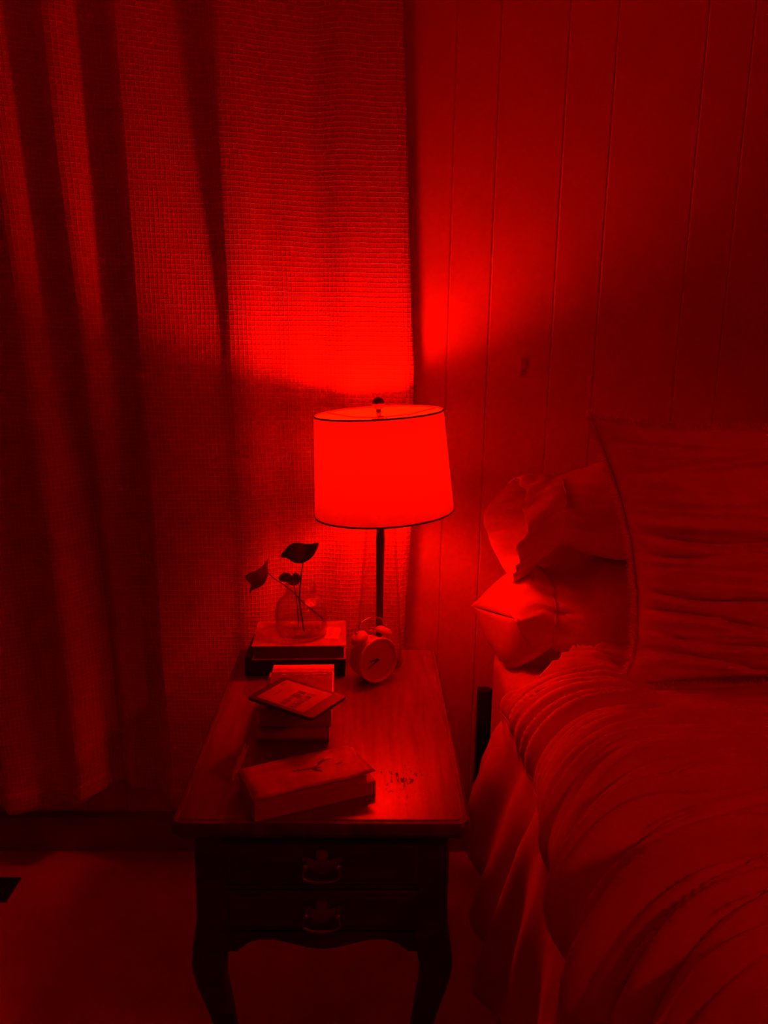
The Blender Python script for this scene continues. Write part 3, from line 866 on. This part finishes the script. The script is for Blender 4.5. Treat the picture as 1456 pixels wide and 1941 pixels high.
# 3: small heart-shaped leaf behind the neck
l3 = thing('leaf_cutting', 'short leaf cutting with a small heart-shaped leaf behind the jar neck', 'plant cutting', (-.19, 1.9, .86))
o3 = smooth_closed([P(-.193, .992), P(-.199, .9985), P(-.211, 1.001), P(-.222, .994), P(-.2265, .983), P(-.220, .9755), P(-.208, .974), P(-.196, .964), P(-.181, .966), P(-.172, .978), P(-.171, .992), P(-.179, 1.000), P(-.188, .9985)])
leaf_mesh(o3, P(-.198, .981), lambda p, c, t: Vector((p.x, p.y + .052 - .12*abs(p.x+.195) - .3*(p.z-.981), p.z-.014)), 'leaf', l3)
MB().tube([(-.1935, 1.927, .974), (-.190, 1.922, .968), (-.186, 1.896, .966), (-.180, 1.890, .94), (-.176, 1.885, .90), (-.172, 1.880, .855)], .0013, 8).build('stem', 'stem', l3, smooth=True)

# ------------------------------------------------------------------ alarm clock
CC = Vector((.0158, 1.783, .8160))
ck = thing('alarm_clock', 'white twin-bell alarm clock in front of the lamp base', 'clock', (CC.x, CC.y, T))
cyaw = math.radians(36); ctilt = math.radians(4)
cn = Vector((math.sin(cyaw)*math.cos(ctilt), -math.cos(cyaw)*math.cos(ctilt), math.sin(ctilt)))   # face normal
cx_ = Vector((math.cos(cyaw), math.sin(cyaw), 0))
cz_ = cx_.cross(-cn).normalized() if cx_.cross(-cn).z > 0 else cx_.cross(cn).normalized()
def cf(p):  # local: x right, y up, z out of the face
    return CC + cx_*p.x + cz_*p.y + cn*p.z
MB().lathe([(.0005, -.043), (.028, -.043), (.042, -.040), (.0495, -.032), (.0515, -.020), (.0512, .006), (.0512, .014)], 48, (0, 0, 0), True, False).xform(cf).build('case', 'white_enamel', ck, smooth=True, angle=50)
MB().lathe([(.0500, .0125), (.0512, .0125), (.0548, .0145), (.0562, .0185), (.0552, .0225), (.0525, .0240), (.0500, .0222), (.0492, .0155), (.0500, .0125)], 48, (0, 0, 0), False, False).xform(cf).build('bezel', 'white_enamel', ck, smooth=True)
MB().lathe([(.0005, .0150), (.0495, .0150), (.0495, .0142), (.0005, .0142)], 48).xform(cf).build('clock_face', 'clock_face', ck)
def hand(ang, L, w, z, name):
    c, s = math.cos(ang), math.sin(ang)
    mb = MB(); mb.loft([[(-.004, -w, z), (L, -w*.6, z), (L, w*.6, z), (-.004, w, z)], [(-.004, -w, z+.0008), (L, -w*.6, z+.0008), (L, w*.6, z+.0008), (-.004, w, z+.0008)]])
    mb.xform(lambda p: cf(Vector((p.x*c-p.y*s, p.x*s+p.y*c, p.z)))); mb.build(name, 'black_paint', ck)
hand(math.radians(180-4), .024, .0016, .0170, 'hour_hand')
hand(math.radians(180+26), .034, .0013, .0182, 'minute_hand')
MB().lathe([(.0004, .0152), (.0030, .0152), (.0030, .0198), (.0004, .0198)], 16).xform(cf).build('hand_hub', 'black_paint', ck)
for s in (-1, 1):
    # bell: dome on a short post, leaning outward
    ax = Vector((s*.52, .854, 0))
    bc = Vector((s*.030, .0465, -.006))
    side = Vector((ax.y, -ax.x, 0))
    def bf(p, bc=bc, ax=ax, side=side): return cf(bc + side*p.x + ax*p.z + Vector((0, 0, 1))*p.y)
    MB().lathe([(.0035, .006), (.020, .006), (.0223, .009), (.0222, .0125), (.0195, .0185), (.0135, .0228), (.006, .0245), (.0005, .0248)], 32, (0, 0, 0), True, False).xform(bf).build('bell', 'white_enamel', ck, smooth=True, angle=50)
    MB().lathe([(.0025, -.002), (.0025, .007)], 12).xform(bf).build('bell_post', 'chrome', ck, smooth=True, angle=40)
    MB().lathe([(.0005, .0245), (.0032, .0248), (.0032, .0285), (.0018, .031), (.0005, .0315)], 12).xform(bf).build('bell_nut', 'chrome', ck, smooth=True, angle=40)
# handle arched over the bells
pts = []
for k in range(21):
    a = math.pi*k/20
    pts.append(cf(Vector((-.0400*math.cos(a)*(1.0 if k in (0, 20) else .96), .0715+.0285*math.sin(a)**.7, -.006))))
MB().tube(pts, .0013, 8).build('handle', 'chrome', ck, smooth=True)
MB().tube([cf(Vector((0, .050, -.004))), cf(Vector((0, .066, -.004)))], .0013, 8).build('hammer_arm', 'chrome', ck, smooth=True)
MB().lathe([(.0005, -.007), (.003, -.006), (.0034, 0), (.003, .006), (.0005, .007)], 12).xform(lambda p: cf(Vector((p.z, .067+p.y, -.004+p.x)))).build('hammer', 'chrome', ck, smooth=True)
for s in (-1, 1):
    a0 = cf(Vector((s*.026, -.0455, -.010))); a1 = cf(Vector((s*.036, -.056, -.006)))
    a1 = Vector((a1.x, a1.y, T+.0015))
    MB().tube([a0, a1], [.0035, .0020], 10).build('foot', 'chrome', ck, smooth=True)

# ------------------------------------------------------------------ bed
BX0, BX1, BY0, BY1 = .355, 1.86, .15, 2.125
bed = thing('bed_frame', 'low black bed frame behind the nightstand against the panelled wall', 'bed frame', (1.1, 1.1, 0))
for x in (BX0-.027, BX1-.008):
    MB().box(x, x+.035, 2.135, 2.17, 0, .560).build('head_post', 'black_metal', bed, bevel=.003)
MB().box(BX0, BX1, 2.145, 2.16, .36, .56).build('headboard', 'black_metal', bed, bevel=.002)
for x in (BX0+.02, BX1-.05):
    MB().box(x, x+.03, BY0, 2.15, .26, .36).build('side_rail', 'black_metal', bed, bevel=.002)
for x in (BX0+.05, BX1-.10):
    MB().box(x, x+.045, BY0+.02, BY0+.065, 0, .27).build('leg', 'black_metal', bed, bevel=.002)
MB().box(BX0+.02, BX1-.02, BY0, 2.13, .33, .355).build('slat_deck', 'black_metal', bed)
# mattress in a fitted sheet
mb = MB()
loops = []
for k in range(13):
    t = k/12
    z = lerp(.357, .735, t)
    e = min(t, 1-t)*.378
    ins = .045-math.sqrt(max(0, .045**2-(max(0, .045-e))**2))
    loops.append(rrect(BX0+ins, BX1-ins, BY0+ins, BY1-ins, .07, z, 8))
mb.loft(loops)
mat_o = mb.build('mattress', 'sheet', None, smooth=True, angle=60)
tag(mat_o, 'mattress in a smooth white fitted sheet on the bed frame', 'mattress')

# comforter -------------------------------------------------------
TOPZ = .815
def ridge(v): return 1-abs(v)*2
CH = [(1.32, .042), (.90, .030)]      # quilting channels across the bed (Y at right side)
def comf(Y, s):
    """s: arc parameter from hem (0) up over the edge (1) and across the bed (2)"""
    # plan position of the edge
    kh = sstep(1.40, 1.66, Y)
    edge = .372 + .012*math.sin(Y*5.1+.4) - .035*kh
    hem_z = interp([(.0, .12), (1.0, .16), (1.25, .22), (1.42, .33), (1.52, .43), (1.62, .56), (1.78, .63), (1.95, .70)], Y)
    flare = interp([(.0, .045), (1.0, .045), (1.2, .04), (1.38, .075), (1.47, .105), (1.58, .10), (1.66, .085), (1.75, .035), (1.95, .01)], Y)
    fall = sstep(1.62, 1.95, Y)          # thins towards the pillows
    top = TOPZ + .012*math.sin(Y*3.1+1.2) - .010*fall + .012*sstep(1.6, 1.85, Y)
    R = lerp(.125, .06, fall)
    seamz = top-.115+.06*kh
    if s < 1:
        t = s
        z = lerp(hem_z, seamz, t)
        x = edge - .03 - flare*(1-t)**.8
        # soft vertical pleats in the drop
        amp = .020*(1-t*.85)
        x += amp*math.sin(Y*46+2*math.sin(Y*9)) + .010*(1-t)*math.sin(Y*17)
        # the drop is split: the nearer flap laps over the one by the pillows
        x -= .034*sstep(1.375, 1.350, Y)*sstep(.95, 1.3, Y)*(1-t)**.35
        nrm = Vector((-1, 0, .15))
    else:
        t = s-1
        if t < .3:
            a = t/.3*math.pi/2
            x = edge - .03 + (R+.03)*(1-math.cos(a)); z = seamz + (top-seamz)*math.sin(a)
            nrm = Vector((-math.cos(a), 0, math.sin(a)))
        else:
            u = (t-.3)/.7
            x = edge + R + (1.9-edge-R)*u**1.25
            z = top
            nrm = Vector((0, 0, 1))
    p = Vector((x, Y, z))
    if 1 <= s < 1.45:      # the mound bulges over the drop towards the foot
        p += nrm*.026*sstep(1.22, 1.02, Y)*math.sin(math.pi*min(1, (s-1)/.45))
    # puffy channels
    xx = x-.45
    if s >= .9:
        w = sstep(.9, 1.1, s)
        for c0, dep in CH:
            yc = c0 - .45*math.exp(-max(0, x-.33)*3.0)
            d = Y-yc
            p += nrm*w*(-dep*math.exp(-(d/.017)**2) + .020*math.exp(-((d+.060)/.045)**2) + .016*math.exp(-((d-.034)/.018)**2) - .014*math.exp(-((d-.062)/.012)**2))
        # gathered wrinkles running across the bed and down its side
        q = Y + lerp(.16, .36, sstep(1.55, 1.05, Y))*math.exp(-max(0, x-.30)*3.2) + .03*noise.noise(Vector((x*2.2, Y*2, 1)))
        wr = 0
        for fr, am in ((13, .0135), (29, .0125), (58, .0060), (104, .0026)):
            v = noise.noise(Vector((x*1.9+fr, q*fr, fr*.37)))
            wr += am*(1-2.2*abs(v))
        wr *= 1+.8*sstep(1.5, 1.1, Y)+.35*sstep(.5, .75, x)
        wr += .034*sstep(1.25, 1.0, Y)*(1-2.2*abs(noise.noise(Vector((x*1.5+3, q*9+.3*x, 4.4)))))
        near = .55+.75*math.exp(-((x-.47)/.16)**2)
        p += nrm*wr*w*near*(1-.3*fall)
        p.z += .012*noise.noise(Vector((x*3, Y*3, 7)))
        # pressed down under the cushion
        p.z -= .034*sstep(.52, .66, x)*sstep(1.48, 1.60, Y)*(1-sstep(1.74, 1.82, Y))
    else:
        p += nrm*.006*noise.noise(Vector((s*4, Y*22, 5)))
    return p
NS, NYc = 190, 520
svals = [k/34 for k in range(34)] + [1+.3*k/56 for k in range(56)] + [1.3+.7*(k/90) for k in range(91)]
yvals = [lerp(1.93, .12, k/NYc) for k in range(NYc+1)]
com = thing('comforter', 'thick crumpled quilted comforter draped over the left edge of the bed', 'comforter', (1.1, 1.0, .74))
mb = MB(); rows_q = [[comf(lerp(lerp(1.63, 1.87, sstep(1.15, 1.52, s)), .12, k/NYc), s) for s in svals] for k in range(NYc+1)]
mb.grid(rows_q)
solid(mb.build('quilt', 'comforter', com, smooth=True, recalc=False), .005, -1)
# gathered piping along the drop seam
pts = [comf(y, 1.0)+Vector((-.004, 0, .001)) for y in [lerp(1.625, .25, k/260) for k in range(261)]]
rad = [.0035+.0012*noise.noise(Vector((p.y*160, 0, 0))) for p in pts]
MB().tube(pts, rad, 8).build('seam_piping', 'comforter', com, smooth=True)

# pillows ---------------------------------------------------------
def pillow(name, label, matn, x0, x1, yc, zc, hy, hz, rot, collar, seamx, seed, pinch=1.0):
    """soft pillow lying along X; the case mouth is at x0 (left)"""
    pw = thing(name, label, 'pillow', (lerp(x0, x1, .5), yc, zc-hz))
    L = x1-x0; n = 64
    def sect(x, f, extra=0., squash=1.):
        lp = []
        for k in range(n):
            a = 2*math.pi*k/n
            c, s = math.cos(a), math.sin(a)
            e = .75
            yy = math.copysign(abs(c)**e, c)*(hy*f**.45)
            zz = math.copysign(abs(s)**1.0, s)*hz*f*squash
            w = 1+.05*noise.noise(Vector((x*9+seed, c*2.2, s*2.2)))+.035*noise.noise(Vector((x*26+seed, c*5, s*5)))
            w += .10*math.exp(-max(0, x-seamx)/.07)*(1-2*abs(noise.noise(Vector((x*11+seed, c*5.5, s*5.5)))))-.05*math.exp(-max(0, x-seamx)/.07)
            cr_, sr_ = math.cos(rot), math.sin(rot)
            yy *= w; zz *= w
            lp.append(Vector((x+extra*(.02*noise.noise(Vector((c*1.7+seed, s*1.7, 0)))), yc+yy*cr_-zz*sr_, zc+yy*sr_+zz*cr_)))
        return lp
    loops = []
    m_ = 44
    for i in range(m_+1):
        t = i/m_
        x = lerp(seamx, x1, t)
        f = min(1, (.62+.38*math.sin(min(1, t/.35)*math.pi/2)))*math.sqrt(max(.0004, 1-max(0, (t-.6)/.4)**2.4))
        loops.append(sect(x, f))
    MB().loft(loops, False, True).build('case_body', matn, pw, smooth=True)
    return pw, sect

# lower pillow: the case mouth is folded shut to a point
pl, sect = pillow('pillow', 'bright white bed pillow at the bottom of the stack with a folded pointed mouth', 'pillowcase', .30, 1.02, 1.965, .882, .15, .137, math.radians(6), 1, .465, 3.)
cen = Vector((.466, 1.965, .882))
ring0 = sect(.466, .66)
n = len(ring0)
loops = []
for i in range(23):
    t = i/22; lp = []
    for k in range(n):
        a = 2*math.pi*k/n; c, s = math.cos(a), math.sin(a)
        p = Vector(ring0[k])
        e = t**2.6 if s >= 0 else t**3.4
        yy = lerp(p.y, 1.965+.115*c, t)
        zm = .868 - .024*c + .0015*s
        zz = lerp(p.z, zm, e) + (.020*math.sin(math.pi*min(1, t*1.1))*s)
        if s < 0: zz += -.042*math.sin(math.pi*t**.85)*abs(s)
        xm = .372 - .085*(.5+.5*c)
        xx = lerp(p.x, xm, t if s >= 0 else 1-(1-t)**(1+1.6*abs(s)))
        cr = noise.noise(Vector((c*3.1, s*3.1, t*1.6)))*.016 + noise.noise(Vector((c*8, s*8, t*2.4+4)))*.007
        env = math.sin(math.pi*min(1, t*1.0))
        lp.append(Vector((xx + cr*env*.5, yy, zz + cr*env)))
    loops.append(lp)
solid(MB().loft(loops, False, False).build('case_mouth', 'pillowcase', pl, smooth=True), .002, 0)
pin = []
for i in range(8):
    t = i/7
    pin.append([Vector((lerp(.47, .425, math.sin(t*math.pi/2)), lerp(p.y, 1.965, t**1.6), lerp(p.z, .874, t**1.6))) for p in [cen+(Vector(q)-cen)*.955 for q in ring0]])
MB().loft(pin, False, True).build('pillow_end', 'sheet', pl, smooth=True)
MB().tube([cen+(Vector(p)-cen)*1.01 for p in ring0+ring0[:1]], .0016, 6, cap=False).build('hem_seam', 'pillowcase', pl, smooth=True)

# upper pillow: the case mouth gapes, crumpled
pu, sect = pillow('pillow', 'darker bed pillow on top of the stack with an open crumpled case mouth', 'pillowcase_dark', .34, 1.02, 1.97, 1.146, .15, .126, math.radians(-8), 1, .475, 11.)
ring0 = sect(.476, .70)
cen = Vector((.476, 1.97, 1.146))
loops = []
for i in range(23):
    t = i/22; lp = []
    for k in range(n):
        a = 2*math.pi*k/n; c, s = math.cos(a), math.sin(a)
        p = Vector(ring0[k])
        ym = 1.96 + .135*c
        zm = 1.105 + .118*s*(1-.2*abs(c)) - (.022*abs(s) if s < 0 else 0)
        xm = .375 - .070*max(0, c)**2.2*(1-.5*abs(s)) + .008*math.sin(3*a+1) - .012*max(0, -s)
        q = Vector((lerp(p.x, xm, t), lerp(p.y, ym, t), lerp(p.z, zm, t)))
        rad = Vector((0, q.y-1.965, (q.z-1.11))).normalized()
        cr = noise.noise(Vector((c*3.4+7, s*3.4, t*1.1)))*.022 + noise.noise(Vector((c*6+3, s*6, t*2.4)))*.013
        q += rad*cr*sstep(0, .35, t)
        q.x += .5*cr*t
        lp.append(q)
    loops.append(lp)
solid(MB().loft(loops, False, False).build('case_mouth', 'pillowcase_dark', pu, smooth=True), .0022, 0)
pin = []
for i in range(8):
    t = i/7
    pin.append([Vector((lerp(.47, .405, math.sin(t*math.pi/2)), lerp(p.y, 1.965, t**2), lerp(p.z, 1.12, t**2))) for p in [cen+(Vector(q)-cen)*.93 for q in ring0]])
MB().loft(pin, False, True).build('pillow_end', 'sheet', pu, smooth=True)
MB().tube([cen+(Vector(p)-cen)*1.01 for p in ring0+ring0[:1]], .0016, 6, cap=False).build('hem_seam', 'pillowcase_dark', pu, smooth=True)

# big fringed cushion ---------------------------------------------
cu_ = thing('cushion', 'large square linen cushion with frayed fringe leaning on the pillows', 'cushion', (.95, 1.73, .80))
TL, TR, BL, BR = (Vector(q) for q in ((.488, 1.765, 1.408), (1.145, 1.83, 1.40), (.603, 1.665, .803), (1.235, 1.71, .797)))
def cedge(u, v):
    p = TL.lerp(TR, u).lerp(BL.lerp(BR, u), v)
    # edges pull in between the corners
    sag = .055
    p += (TR-TL).normalized()*sag*(4*v*(1-v))*(1-u)**3
    p -= (TR-TL).normalized()*sag*(4*v*(1-v))*u**3
    p -= (TR-TL).normalized()*.022*sstep(.86, 1, v)*(1-u)**6
    p += (BL-TL).normalized()*.030*(min(1, 4*u*(1-u)*1.25))**.7*(1-v)**4
    p -= (BL-TL).normalized()*.02*(4*u*(1-u))*v**4
    return p
cnrm = (TR-TL).cross(BL-TL).normalized()
if cnrm.y > 0: cnrm = -cnrm
def cpuff(u, v):
    e = lambda t: (max(0, 1-(2*t-1)**2))
    return (e(u)**.55)*(e(v)**.55)
NU = 150
FOLDS = [(.10, .016, -.05, .0, .45), (.20, .010, -.12, .02, .5), (.44, .022, .02, .02, 1.3), (.49, .018, .03, .03, 1.2), (.55, .012, -.02, .05, 1.),
         (.63, .022, .10, .03, 1.1), (.70, .018, .16, .02, .9), (.78, .012, .16, .03, .8), (.85, .018, .22, .02, .6), (.33, .012, .10, .15, 1.1), (.92, .010, .06, .1, .9)]
def cface(sg):
    rows = []
    for j in range(NU+1):
        v = j/NU; r = []
        for i in range(NU+1):
            u = i/NU
            h = (.085 if sg > 0 else .035)*cpuff(u, v)
            if sg > 0:
                q = v + .05*noise.noise(Vector((u*1.3, v*3, 2))) + .05*(u-.3)*(v-.5)
                wr = 0
                for fr, am in ((6, .024), (13, .018), (27, .008), (60, .003)):
                    wr += am*(1-1.9*abs(noise.noise(Vector((u*1.1+fr, q*fr, 1.7)))))
                for v0, dep, sl, u0, u1 in FOLDS:
                    vv = v - v0 - sl*u - .012*math.sin(u*9+v0*40)
                    a_ = sstep(u0-.06, u0+.05, u)*(1-sstep(u1-.25, u1+.05, u))
                    wr += a_*(-dep*math.exp(-(vv/.011)**2) + .8*dep*math.exp(-((vv-.030)/.022)**2))
                h += wr*min(1, cpuff(u, v)*1.6)
            r.append(cedge(u, v)+cnrm*(h if sg > 0 else -h))
        rows.append(r)
    return rows
mb = MB(); mb.grid(cface(1)); mb.grid([r[::-1] for r in cface(-1)])
mb.build('cushion_cover', 'linen', cu_, smooth=True, recalc=False)
# fringe: a flat frayed band of threads along the visible edges
mb = MB()
rf = random.Random(3)
def threads(fn, outv, count):
    for k in range(count):
        t = rf.random()
        p = fn(t) + cnrm*rf.uniform(-.003, .003)
        o_ = outv(t)
        tang = (fn(min(1, t+.01))-fn(max(0, t-.01))).normalized()
        L = rf.uniform(.012, .024)
        d = (o_ + tang*rf.uniform(-.5, .5) + cnrm*rf.uniform(-.35, .45)).normalized()
        w = tang*.0011
        tip = p + d*L; midp = p + d*L*.5 + cnrm*rf.uniform(-.0015, .0015)
        b = len(mb.v)
        th_ = cnrm*.0011
        for q in (p-w, p+w, p+th_, midp-w, midp+w, midp+th_): mb.vert(q)
        tv = mb.vert(tip)
        mb.face((b, b+1, b+4, b+3)); mb.face((b+1, b+2, b+5, b+4)); mb.face((b+2, b, b+3, b+5))
        mb.face((b+3, b+4, tv)); mb.face((b+4, b+5, tv)); mb.face((b+5, b+3, tv))
ux = (TR-TL).normalized(); vx = (BL-TL).normalized()
threads(lambda t: cedge(0, t), lambda t: -ux+vx*(.4 if t > .9 else -.2), 1700)
threads(lambda t: cedge(t, 0), lambda t: -vx, 1200)
threads(lambda t: cedge(t, 1), lambda t: vx, 900)
for side_ in (0, 1):
    rows = []
    for k in range(121):
        t = k/120
        p = cedge(0, t) if side_ == 0 else cedge(t, 0)
        o_ = -ux if side_ == 0 else -vx
        rows.append([p+cnrm*.0035-o_*.006, p+cnrm*.0035+o_*.003, p+cnrm*.002+o_*(.008+.002*noise.noise(Vector((k*.7, side_, 0))))])
    mb.grid(rows)
fr_o = mb.build('fringe', 'fringe', cu_, recalc=False)
fr_o['kind'] = 'stuff'
pts = [cedge(0, t/60)+ux*.010+cnrm*.006 for t in range(61)]
MB().tube(pts, .0035, 8).build('edge_seam', 'linen', cu_, smooth=True)
